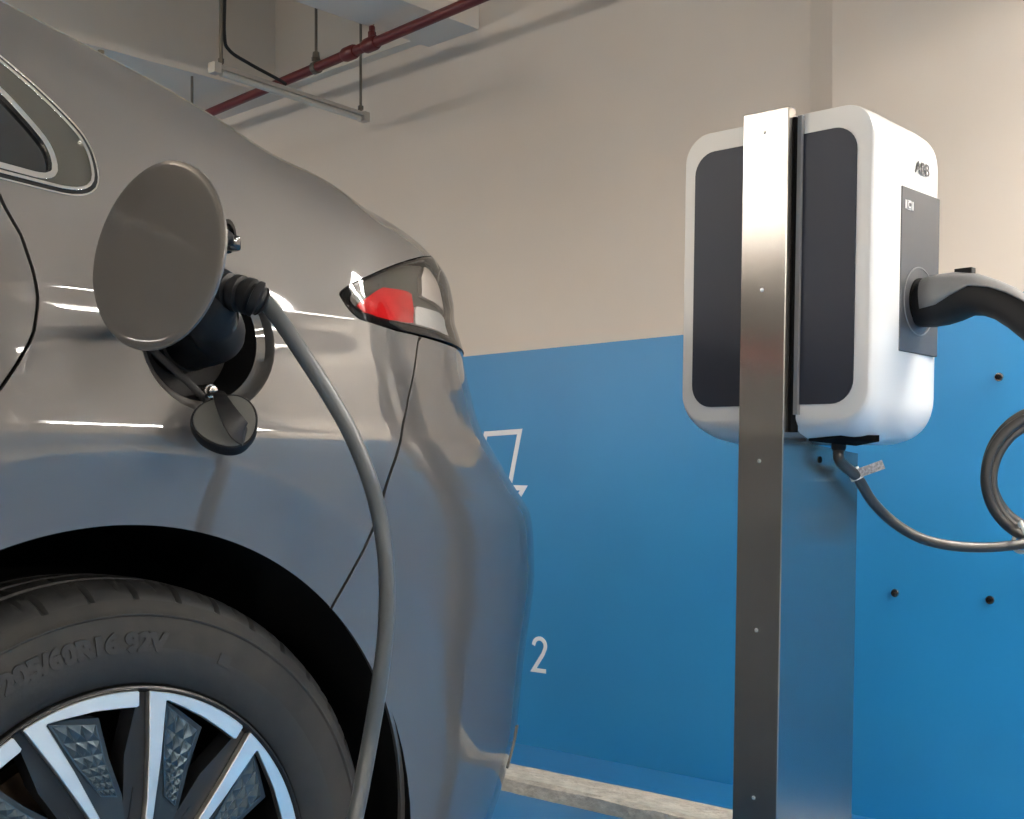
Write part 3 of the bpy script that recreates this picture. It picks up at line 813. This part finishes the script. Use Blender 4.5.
# ------------------------------------------------------------------ ceiling services
def yc_for_Y(px, Y): return Y/(math.sin(YAW)*(px-512)/FPX+math.cos(YAW))
# red sprinkler pipe parallel to the wall
YP = 2.40; ZP = 2.045
PA_ = ray_pt(207, 114, (ZP-.746)*FPX/(485-114)); PB_ = ray_pt(475, 0, (ZP-.746)*FPX/485)
pd_ = (PB_-PA_).normalized()
r = empty('sprinkler_pipe', PA_, math.atan2(pd_.y, pd_.x)); tag(r, 'thin red sprinkler pipe running under the ceiling', 'pipe')
def along(px):      # distance along the pipe at which image column px crosses it
    def f(u):
        q = PA_+pd_*u; return 512+FPX*((math.cos(YAW)*q.x+math.sin(YAW)*q.y)/(-math.sin(YAW)*q.x+math.cos(YAW)*q.y))
    return min(np.linspace(-1, 2.5, 3500), key=lambda u: abs(f(u)-px))
bm = bmesh.new(); tube(bm, [(-2.2, 0, 0), (4.2, 0, 0)], .0150, 20); obj('pipe', bm, M_redpipe, r, 40)
for px in (350, 371):
    x = along(px)
    bm = bmesh.new(); tube(bm, [(x-.03, 0, 0), (x-.02, 0, 0), (x+.02, 0, 0), (x+.03, 0, 0)], [.018, .0215, .0215, .018], 20)
    obj('coupling', bm, M_redpipe, r, 40)
s = empty('sprinkler', (along(372), 0, .016), parent=r); s['label'] = 'brass sprinkler head'
bm = bmesh.new(); lathe(bm, [(-.002, .012), (.018, .012), (.022, .009), (.035, .009), (.037, .006)], 'z', 6); obj('body', bm, M_redpipe, s, 30)
bm = bmesh.new(); tube(bm, smooth_path([(-.005, 0, .036), (-.012, 0, .045), (0, 0, .054), (.012, 0, .045), (.005, 0, .036)], 5), .002, 8); lathe(bm, [(.054, .004), (.056, .013), (.058, .013)], 'z', 14); obj('deflector', bm, M_brass, s, 30)
p = ray_pt(101, 44, 3.92)
s = empty('ceiling_sprinkler', p); tag(s, 'small dark sprinkler fitting hanging above the car roofline at far left', 'sprinkler')
bm = bmesh.new(); tube(bm, [(0, 0, -.05), (0, 0, -.01)], .005, 8); lathe(bm, [(-.030, .010), (-.008, .010)], 'z', 6); obj('body', bm, M_brass, s, 30)
bm = bmesh.new(); tube(bm, [(0, 0, -.012), (0, 0, 2.10-p.z+.002)], .017, 14); obj('ceiling_rose', bm, M_rod, s, 30)
# hanger rods
q_ = PA_+pd_*along(316)
s = empty('pipe_hanger', q_, math.atan2(pd_.y, pd_.x)); tag(s, 'thin threaded hanger rod with clamp holding the red pipe', 'hanger')
bm = bmesh.new(); tube(bm, [(0, 0, .045), (0, 0, ZC-ZP)], .0045, 8); obj('rod', bm, M_rod, s, 30)
bm = bmesh.new(); lathe(bm, [(-.010, .0152), (-.010, .0190), (.010, .0190), (.010, .0152)], 'x', 24, closed=True); box(bm, -.004, .004, -.014, .014, .018, .030); lathe(bm, [(.028, .006), (.030, .012), (.048, .010), (.050, .005)], 'z', 6); obj('clamp', bm, M_rod, s, 30)
p = ray_pt(192, 105, yc_for_Y(192, 2.3))
s = empty('ceiling_rod', (p.x, p.y, ZC)); tag(s, 'lone thin vertical rod dropping from the ceiling behind the car roof', 'rod')
bm = bmesh.new(); tube(bm, [(0, 0, 0), (0, 0, p.z-ZC-.25)], .0045, 8); obj('rod', bm, M_rod, s, 30)
bm = bmesh.new(); q = ray_pt(191, 63, yc_for_Y(192, 2.3)); tube(bm, [(0, 0, q.z-ZC+.015), (0, 0, q.z-ZC-.015)], .009, 6); obj('nut', bm, M_rod, s, 30)
# unlit batten hanging from two rods
zl = 1.905
k = (zl-.746)*FPX
A = ray_pt(215, 67, k/(485-67)); B = ray_pt(364, 116, k/(485-116)); B.z = A.z = zl
r = empty('hanging_batten', (A+B)/2); tag(r, 'slim unlit batten light hanging from two rods in front of the red pipe', 'light fixture')
d = (B-A).normalized(); L = (B-A).length; rz = math.atan2(d.y, d.x)
r.rotation_euler = (0, 0, rz)
bm = bmesh.new(); prism(bm, [(-.013, -.004), (-.009, .009), (.009, .009), (.013, -.004)], -L/2, L/2, 'yz'); obj('housing', bm, M_lampbody, r)
bm = bmesh.new(); tube(bm, [(-L/2+.02, 0, -.012), (L/2-.02, 0, -.012)], .009, 14); obj('tube', bm, mat('unlit_tube', (.55, .52, .46), .35), r, 30)
bm = bmesh.new(); tube(bm, [(-L/2-.006, .02, -.002), (L/2+.006, .02, -.002)], .0045, 8); obj('edge_rail', bm, M_screw, r, 30)
for sx in (-1, 1):
    bm = bmesh.new(); box(bm, sx*L/2-.012, sx*L/2+.012, -.014, .014, -.018, .011); obj('end_cap', bm, M_lampbody, r)
for px in (221, 361):
    # rods stand on the batten
    best = min(np.linspace(-L/2, L/2, 200), key=lambda u: abs((lambda q: 512+FPX*((math.cos(YAW)*q.x+math.sin(YAW)*q.y)/(-math.sin(YAW)*q.x+math.cos(YAW)*q.y)))((A+B)/2+d*u)-px))
    bm = bmesh.new(); tube(bm, [(best, 0, .012), (best, 0, ZC-zl)], .0055 if px == 221 else .0042, 8); lathe(bm, [(.016, .009), (.028, .009)], 'z', 6, M=Matrix.Translation((best, 0, 0))); obj('suspension_rod', bm, M_rod, r, 30)
    if px == 221: b0 = best
bm = bmesh.new(); tube(bm, smooth_path([(b0+.016, .0, ZC-zl), (b0+.014, 0, .25), (b0+.012, 0, .10), (b0+.03, 0, .06), (b0+.10, 0, .042), (b0+.20, 0, .026), (b0+.24, 0, .018)], 8), .005, 8); obj('feed_wire', bm, M_wire, r, 30)
# lit twin battens, some with reflectors; the distant ones are added fill
for i, (lx, y0, y1, lz, shade, stn) in enumerate(LAMPS):
    r = empty('batten_lamp', (lx, (y0+y1)/2, lz)); tag(r, LAMP_LABELS[i], 'lamp', 'lit batten lamps over the aisle'); sw = shade or .065; W = sw+.065
    h = (y1-y0)/2
    if not shade:
        bm = bmesh.new(); box(bm, -.02, .02, -h, h, .012, .04); obj('housing', bm, M_white, r)
    else:
      bm = bmesh.new(); prism(bm, [(-W, -.040), (-W+.07, .045), (W-.07, .045), (W, -.040), (W-.004, -.043), (W-.075, .035), (-W+.075, .035), (-W+.004, -.043)], -h, h, 'xz'); obj('reflector', bm, M_white, r)
    for sy in ((-1, 1) if shade else ()):
        bm = bmesh.new(); prism(bm, [(-W, -.042), (-W+.07, .045), (W-.07, .045), (W, -.042)], sy*(h-.003), sy*(h+.003), 'xz'); obj('end_plate', bm, M_white, r)
    for sx in (-1, 1):
        bm = bmesh.new(); tube(bm, [(sx*sw, -h+.01, -.002), (sx*sw, h-.01, -.002)], .013, 16); obj('tube', bm, lit_tube(stn), r, 40)
    for sy in (-1, 1):
        bm = bmesh.new(); tube(bm, [(0, sy*(h-.15), .04), (0, sy*(h-.15), ZC-lz)], .004, 8); obj('suspension_rod', bm, M_rod, r, 30)

# ------------------------------------------------------------------ stainless post
PA, PB, PY0, PY1, PT = -.911, -.8443, 1.39, 1.585, 1.224
TILT = math.radians(1.1)
PIV = Vector((-.88, 1.45, .746))
TM = Matrix.Translation(PIV) @ Matrix.Rotation(TILT, 4, 'Y') @ Matrix.Translation(-PIV)
base = TM @ Vector(((PA+PB)/2, (PY0+PY1)/2, 0)); base.z = 0
post = empty('steel_post', base); post.rotation_euler = (0, TILT, 0)
tag(post, 'tall brushed stainless steel post carrying the white wall charger', 'post')
inv = (Matrix.Translation(base) @ Matrix.Rotation(TILT, 4, 'Y')).inverted() @ TM
def pobj(name, bm, m, sm=None, par=post, mtx=None):
    bmesh.ops.transform(bm, matrix=mtx or inv, verts=bm.verts)
    return obj(name, bm, m, par, sm)
# folded sheet: front web with shallow returns at the head, full depth box below the charger
ZS = .800
bm = bevelbox(PA, PB, PY0, PY0+.018, 0, PT, .0012, 1); pobj('front_plate', bm, M_steel)
bm = bmesh.new()
prism(bm, [(PY0+.010, .002), (PY1, .002), (PY1, ZS-.01), (PY0+.075, ZS), (PY0+.020, .865), (PY0+.010, .865)], PB-.0015, PB-.0002, 'yz'); pobj('side_plate', bm, M_steel)
bm = bmesh.new()
prism(bm, [(PY0+.010, .002), (PY1, .002), (PY1, ZS-.01), (PY0+.075, ZS), (PY0+.020, .865), (PY0+.010, .865)], PA+.0002, PA+.0015, 'yz'); pobj('side_plate', bm, M_steel)
bm = bmesh.new(); box(bm, PA+.002, PB-.002, PY1-.002, PY1-.0005, 0.002, ZS-.012); pobj('back_plate', bm, M_steel)
bm = bmesh.new(); box(bm, PA-.05, PB+.05, PY0-.04, PY1+.04, 0, .008); pobj('base_plate', bm, M_steel)
for px, py in ((768, 133), (762.5, 290), (760, 461), (756.5, 630.5), (752.5, 799)):
    x = (PA+PB)/2 - .001; z = .746+(485-py)/FPX*1.612
    bm = bmesh.new(); lathe(bm, [(PY0-.0022, 0), (PY0-.0020, .0016), (PY0-.0004, .0027), (PY0+.001, .0027)], 'y', 12, M=Matrix.Translation((x, 0, z))); pobj('screw', bm, M_screw, 40)
for yy in (PY0+.092, PY0+.138):
    bm = bmesh.new(); lathe(bm, [(PB-.001, .0045), (PB+.001, .0045)], 'x', 14, M=Matrix.Translation((0, yy, ZS-.020))); pobj('rivet_hole', bm, M_void, 40)
# ------------------------------------------------------------------ charger
CX0, CX1, CZ0, CZ1 = -1.015, -.742, .832, 1.216
ch = empty('wall_charger', TM @ Vector(((CX0+CX1)/2, 1.5, CZ0))); ch.rotation_euler = (0, TILT, 0)
tag(ch, 'white wall charger with charcoal back panels mounted on the steel post', 'electric car charger')
cinv = (Matrix.Translation(ch.location) @ Matrix.Rotation(TILT, 4, 'Y')).inverted() @ TM
def cobj(name, bm, m, sm=None): return pobj(name, bm, m, sm, ch, cinv)
def rrect(x0, x1, z0, z1, r, n=8):
    out = []
    for cx, cz, a0 in ((x1-r, z1-r, 0), (x0+r, z1-r, PI/2), (x0+r, z0+r, PI), (x1-r, z0+r, 1.5*PI)):
        for k in range(n+1):
            a = a0+PI/2*k/n; out.append((cx+r*math.cos(a), cz+r*math.sin(a)))
    return out
CY = 1.412
SEC = [(0, 0, 0, .036), (.001, .002, .003, .038), (.006, .004, .010, .042), (.020, .006, .019, .047), (.045, .0075, .027, .051), (.075, .0075, .031, .054), (.15, .006, .031, .054), (.175, .003, .027, .051), (.188, -.002, .020, .05), (.193, -.010, .010, .045), (.195, -.024, -.005, .04)]
bm = bmesh.new()
loft(bm, [[(x, CY+d, z) for x, z in rrect(CX0-e, CX1+e, CZ0-eb, CZ1+e*.6, r, 10)] for d, e, eb, r in SEC])
cobj('body_shell', bm, M_white, 42)
pz0, pz1 = CZ0+.017, CZ1-.025
for xa, xb in ((CX0+.016, -.9115), (-.842, CX1-.018)):
    pts = rrect(CX0+.016, CX1-.018, pz0, pz1, .030, 8)
    xm = xa if xa > -.9 else xb
    if xa > -.9: poly = [p for p in pts if p[0] > xm]; poly = sorted([p for p in poly], key=lambda p: -math.atan2(p[1]-1.02, p[0]+.86)); poly = [(xm, pz1)]+poly+[(xm, pz0)]
    else:
        poly = [p for p in pts if p[0] < xm]; poly = sorted(poly, key=lambda p: math.atan2(p[1]-1.02, -(p[0]+.90))); poly = [(xm, pz0)]+poly+[(xm, pz1)]
    bm = bmesh.new(); prism(bm, poly, CY-.0025, CY+.001, 'xz'); cobj('back_panel', bm, M_panel)
for xa, s in ((PA-.0045, -1), (PB+.0075, 1)):
    bm = bmesh.new(); box(bm, xa-.003, xa+.003, CY-.007, CY+.001, CZ0+.004, CZ1-.002); cobj('gasket_strip', bm, M_shell)
bm = bmesh.new(); box(bm, PB+.0005, PB+.0045, CY-.012, CY+.006, CZ0-.018, CZ1-.004); cobj('mounting_gap', bm, M_void)
# vent under the body
bm = bmesh.new(); prism(bm, [(-.843, 1.450), (-.791, 1.440), (-.750, 1.462), (-.802, 1.500)], CZ0-.0335, CZ0-.021, 'xy')
for v in bm.verts:
    if v.co.z < CZ0-.03: v.co.z = CZ0-{1.450: .0285, 1.440: .0235, 1.462: .029, 1.500: .0335}[round(v.co.y, 3)]
cobj('bottom_recess', bm, M_void)
bm = bmesh.new(); lathe(bm, [(CZ0-.040, .0080), (CZ0-.037, .0095), (CZ0-.028, .0095)], 'z', 16, M=Matrix.Translation((-.8215, 1.490, 0))); cobj('cable_gland', bm, M_black, 40)
# side plate with socket, lettering
SX = CX1+.0072
y0, y1, z0, z1 = 1.478, 1.586, .917, 1.124
bm = bevelbox(SX-.006, SX+.0015, y0, y1, z0, z1, .001, 1); cobj('side_panel', bm, M_plate)
sy_, sz_ = 1.533, .893+.012
bm = bmesh.new(); lathe(bm, [(SX+.001, .044), (SX+.0026, .044), (SX+.0026, .0425), (SX+.001, .0425)], 'x', 48, M=Matrix.Translation((0, 1.530, 0.984)), closed=True); cobj('socket_ring', bm, M_shell, 40)
bm = bmesh.new(); lathe(bm, [(SX+.0005, .030), (SX+.0030, .030), (SX+.0030, 0)], 'x', 32, M=Matrix.Translation((0, 1.532, 0.984))); cobj('socket', bm, M_void, 40)
RT = Matrix(((0, 0, 1, 0), (1, 0, 0, 0), (0, 1, 0, 0), (0, 0, 0, 1)))   # text plane xy -> side plane yz, facing +x
bm = text_mesh('ABB', .0215, .0004, .0003, M=Matrix.Translation((SX+.0012, 1.534, 1.1535)) @ RT, xscale=1.0)
cobj('logo', bm, M_logo)
bm = text_mesh('C', .012, .0004, .0004, M=Matrix.Translation((SX+.0020, 1.4975, 1.102)) @ RT)
for yy in (1.488, 1.507): box(bm, SX+.0016, SX+.0022, yy-.0018, yy+.0018, 1.0965, 1.1075)
outline_strip(bm, [(1.4925, 1.0965), (1.5025, 1.0965), (1.5025, 1.1075), (1.4925, 1.1075)], .0008, SX+.0016, SX+.0022, 'yz')
cobj('socket_label', bm, M_print)

# ------------------------------------------------------------------ charger's own cable and plug
Yk = 1.533
cb = empty('charger_cable', TM @ Vector((SX+.004, Yk, .984)))
tag(cb, 'dark coiled charging cable with two tone plug pushed into the side of the charger', 'charging cable')
def lobj(name, bm, m, root, sm=40):
    bmesh.ops.translate(bm, verts=bm.verts, vec=-root.location); return obj(name, bm, m, root, sm)
hx, hz = SX+.004, .984
hs = TM @ Vector((hx, Yk, hz))
def H(dx, dz): return (hs.x+dx, hs.y-dx*.02, hs.z+dz)
# grip: lofted oval sections along +x, black underside and grey upper shell
ctr = [(-.004, -.004), (.010, -.004), (.030, -.002), (.050, .0), (.070, .0), (.090, -.006), (.108, -.015), (.126, -.028), (.144, -.044), (.160, -.061), (.175, -.079)]
hh = [.028, .030, .031, .029, .0245, .0215, .0205, .0205, .0205, .020, .018]
ww = [.025, .027, .027, .026, .023, .021, .020, .020, .020, .019, .018]
def grip(bm, sc_=1, top=None, n=28):
    rings = []
    F = frames([H(a, b) for a, b in ctr])
    for ii, ((p, t, nn, b), h_, w_) in enumerate(zip(F, hh, ww)):
        up = Vector((0, 0, 1)); up = (up-t*up.dot(t)).normalized(); sd = t.cross(up)
        ring = []
        angs = [2*PI*k/n for k in range(n)] if top is None else [math.radians(top(ii)[0])+math.radians(top(ii)[1]-top(ii)[0])*k/(n-1) for k in range(n)]
        for a in angs:
            ca, sa = math.cos(a), math.sin(a)
            ca = math.copysign(abs(ca)**.8, ca); sa = math.copysign(abs(sa)**.8, sa)
            ring.append(bm.verts.new(p + sd*ca*w_*sc_ + up*sa*h_*sc_))
        rings.append(ring)
    return rings
bm = bmesh.new(); R = grip(bm)
for a, b in zip(R, R[1:]):
    for k in range(28): bm.faces.new((a[k], a[(k+1) % 28], b[(k+1) % 28], b[k]))
bm.faces.new(R[0][::-1]); bm.faces.new(R[-1]); bmesh.ops.recalc_face_normals(bm, faces=bm.faces)
pl = lobj('plug_grip', bm, M_grip, cb)
ctr_s, hh_s, ww_s = ctr, hh, ww
ctr, hh, ww = ctr[1:9], hh[1:9], ww[1:9]
bm = bmesh.new(); R = grip(bm, 1.035, lambda i: (-12+[0, 2, 12, 30, 42, 50, 58, 68][i], 192-[0, 2, 12, 30, 42, 50, 58, 68][i]), 20)
for i, (a, b) in enumerate(zip(R, R[1:])):
    for k in range(19): bm.faces.new((a[k], a[k+1], b[k+1], b[k]))
bmesh.ops.delete(bm, geom=[v for v in bm.verts if not v.link_faces], context='VERTS')
o = lobj('plug_top_shell', bm, M_shell, cb); sm = o.modifiers.new('s', 'SOLIDIFY'); sm.thickness = .002; sm.offset = -1
ctr, hh, ww = ctr_s, hh_s, ww_s
bm = bmesh.new(); q = H(.054, .0345); box(bm, q[0]-.008, q[0]+.014, q[1]-.006, q[1]+.006, q[2]-.008, q[2]+.001)
box(bm, q[0]+.009, q[0]+.014, q[1]-.006, q[1]+.006, q[2]-.012, q[2]-.007); lobj('release_latch', bm, M_grip, cb)
# strain relief and coiled lead
e0 = Vector(H(*ctr[-1])); d0 = Vector((.64, 0, -.77)).normalized()
bm = bmesh.new(); tube(bm, [e0-d0*.012, e0+d0*.006, e0+d0*.008, e0+d0*.018, e0+d0*.020, e0+d0*.030, e0+d0*.032, e0+d0*.046], [.016, .016, .0135, .0135, .0155, .015, .012, .010], 18); lobj('strain_relief', bm, M_grip, cb)
yc_c = 1.78
ctrp = ray_pt(1052, 478, yc_c)
RX = Vector((math.cos(YAW), math.sin(YAW), 0))
path = [e0+d0*.04, e0+d0*.10, e0+d0*.16]
def coil(cx, cz, a, b, t, off): return ctrp + RX*(cx+a*math.cos(t)) + Vector((0, 0, cz+b*math.sin(t))) + Vector((-math.sin(YAW), math.cos(YAW), 0))*off
nl = 4
tt = np.linspace(.3*PI, 7.5*PI, 26*nl)   # loops; ends at lower right
for j, t in enumerate(tt):
    k = j/len(tt)*nl
    rr_k = .099-.013*(.5-.5*math.cos(k*2.4))
    path.append(coil(.004*math.sin(k*2.3)+.003, .002*math.cos(k*1.7), rr_k, rr_k-.002*k, t, .012*math.sin(k*2.1)))
# last bit: the lead leaves the foot of the coil and runs to the underside of the charger
gl = TM @ Vector((-.8215, 1.490, CZ0-.036))
for px, py, yc in ((1040, 541, 1.765), (1015, 545, 1.755), (985, 547.5, 1.75), (950, 545.5, 1.745), (920, 538, 1.74), (893, 522, 1.735), (872, 501, 1.715), (857, 477, 1.68)):
    path.append(ray_pt(px, py, yc))
path += [gl+Vector((.002, 0, -.018)), gl]
bm = bmesh.new(); tube(bm, smooth_path(path, 4), .0073, 12); lobj('cable', bm, M_cable_dark, cb)
# tie round the foot of the coil
tp = ray_pt(1021, 537, 1.755)
bm = bmesh.new(); tube(bm, smooth_path([tp+RX*(.004*math.sin(2*t))+Vector((0, 0, .021*math.sin(t)))+Vector((-math.sin(YAW), math.cos(YAW), 0))*(.022*math.cos(t)) for t in np.linspace(0, 2*PI, 13)], 4), .0030, 8); lobj('cable_tie', bm, M_tie, cb)
tg = ray_pt(855.0, 474.0, 1.68)
bm = bmesh.new(); Mx = Matrix.Translation(tg) @ Matrix.Rotation(YAW, 4, 'Z') @ Matrix.Rotation(math.radians(-20), 4, 'Y')
box(bm, .004, .038, -.0085, -.0075, -.0062, .0062, Mx); t_ = lobj('cable_tag', bm, M_tagm, cb, None)
bm = bmesh.new(); lathe(bm, [(-.008, .0085), (.008, .0085)], 'z', 16, M=Matrix.Translation(tg) @ Matrix.Rotation(YAW, 4, 'Z') @ Matrix.Rotation(math.radians(-25), 4, 'Y')); lobj('tag_sleeve', bm, M_tie, cb)

# ------------------------------------------------------------------ grey cable plugged into the car
cc = empty('car_charging_cable', car_pt(0, .076, .90))
tag(cc, 'grey charging cable with black ribbed plug hanging from the car fuel door opening', 'charging cable')
cable_px = [(264, 300, 1.215), (282, 323, 1.213), (302, 353, 1.215), (326, 390, 1.22), (350, 432, 1.225), (369, 478, 1.23), (380, 520, 1.235), (386.5, 570, 1.235), (386, 625, 1.235), (380, 680, 1.235), (371, 735, 1.24), (361, 790, 1.23), (353, 840, 1.22)]
P = [ray_pt(*q) for q in cable_px]
last = P[-1]
P += [last+Vector((.0, .0, -.10)), Vector((last.x+.02, last.y-.06, .10)), Vector((last.x+.10, last.y-.14, .022)), Vector((last.x+.35, last.y-.22, .0085)), Vector((last.x+.9, last.y-.25, .0085)), Vector((last.x+1.6, last.y-.1, .0085))]
bm = bmesh.new(); tube(bm, smooth_path(P, 10), .0082, 18); lobj('cable', bm, M_cable, cc)
# plug: nose in the port, handle sweeping outwards, ribbed boot towards the cable
S = P[0]; D = (P[1]-P[0]).normalized()
neck = smooth_path([S+Vector((0, 0, -.003)), ray_pt(258, 300, 1.212), ray_pt(251, 297, 1.212), ray_pt(241, 294, 1.214), ray_pt(231, 292, 1.218), ray_pt(220, 292.5, 1.224), ray_pt(210, 296, 1.232)], 8)
rad = []
n_ = len(neck)
for i in range(n_):
    f = i/(n_-1); base_r = .0115+.0050*min(1, f*8)
    rib = (.0016 if math.sin(f*2*PI*6.0) > -.3 else -.0022) if .10 < f < .85 else 0
    rad.append(base_r+rib)
bm = bmesh.new(); tube(bm, neck, rad, 24); lobj('strain_relief', bm, M_grip, cc, 50)
hp = smooth_path([ray_pt(226, 296, 1.220), ray_pt(217, 303, 1.226), ray_pt(210, 315, 1.240), car_pt(.045, .080, .902), car_pt(.015, .078, .897), car_pt(-.02, .076, .895)], 6)
bm = bmesh.new(); tube(bm, hp, [.0165+.0125*min(1, i/12) for i in range(len(hp))], 28, flat=(1.05, .95)); lobj('plug_handle', bm, M_grip, cc, 60)
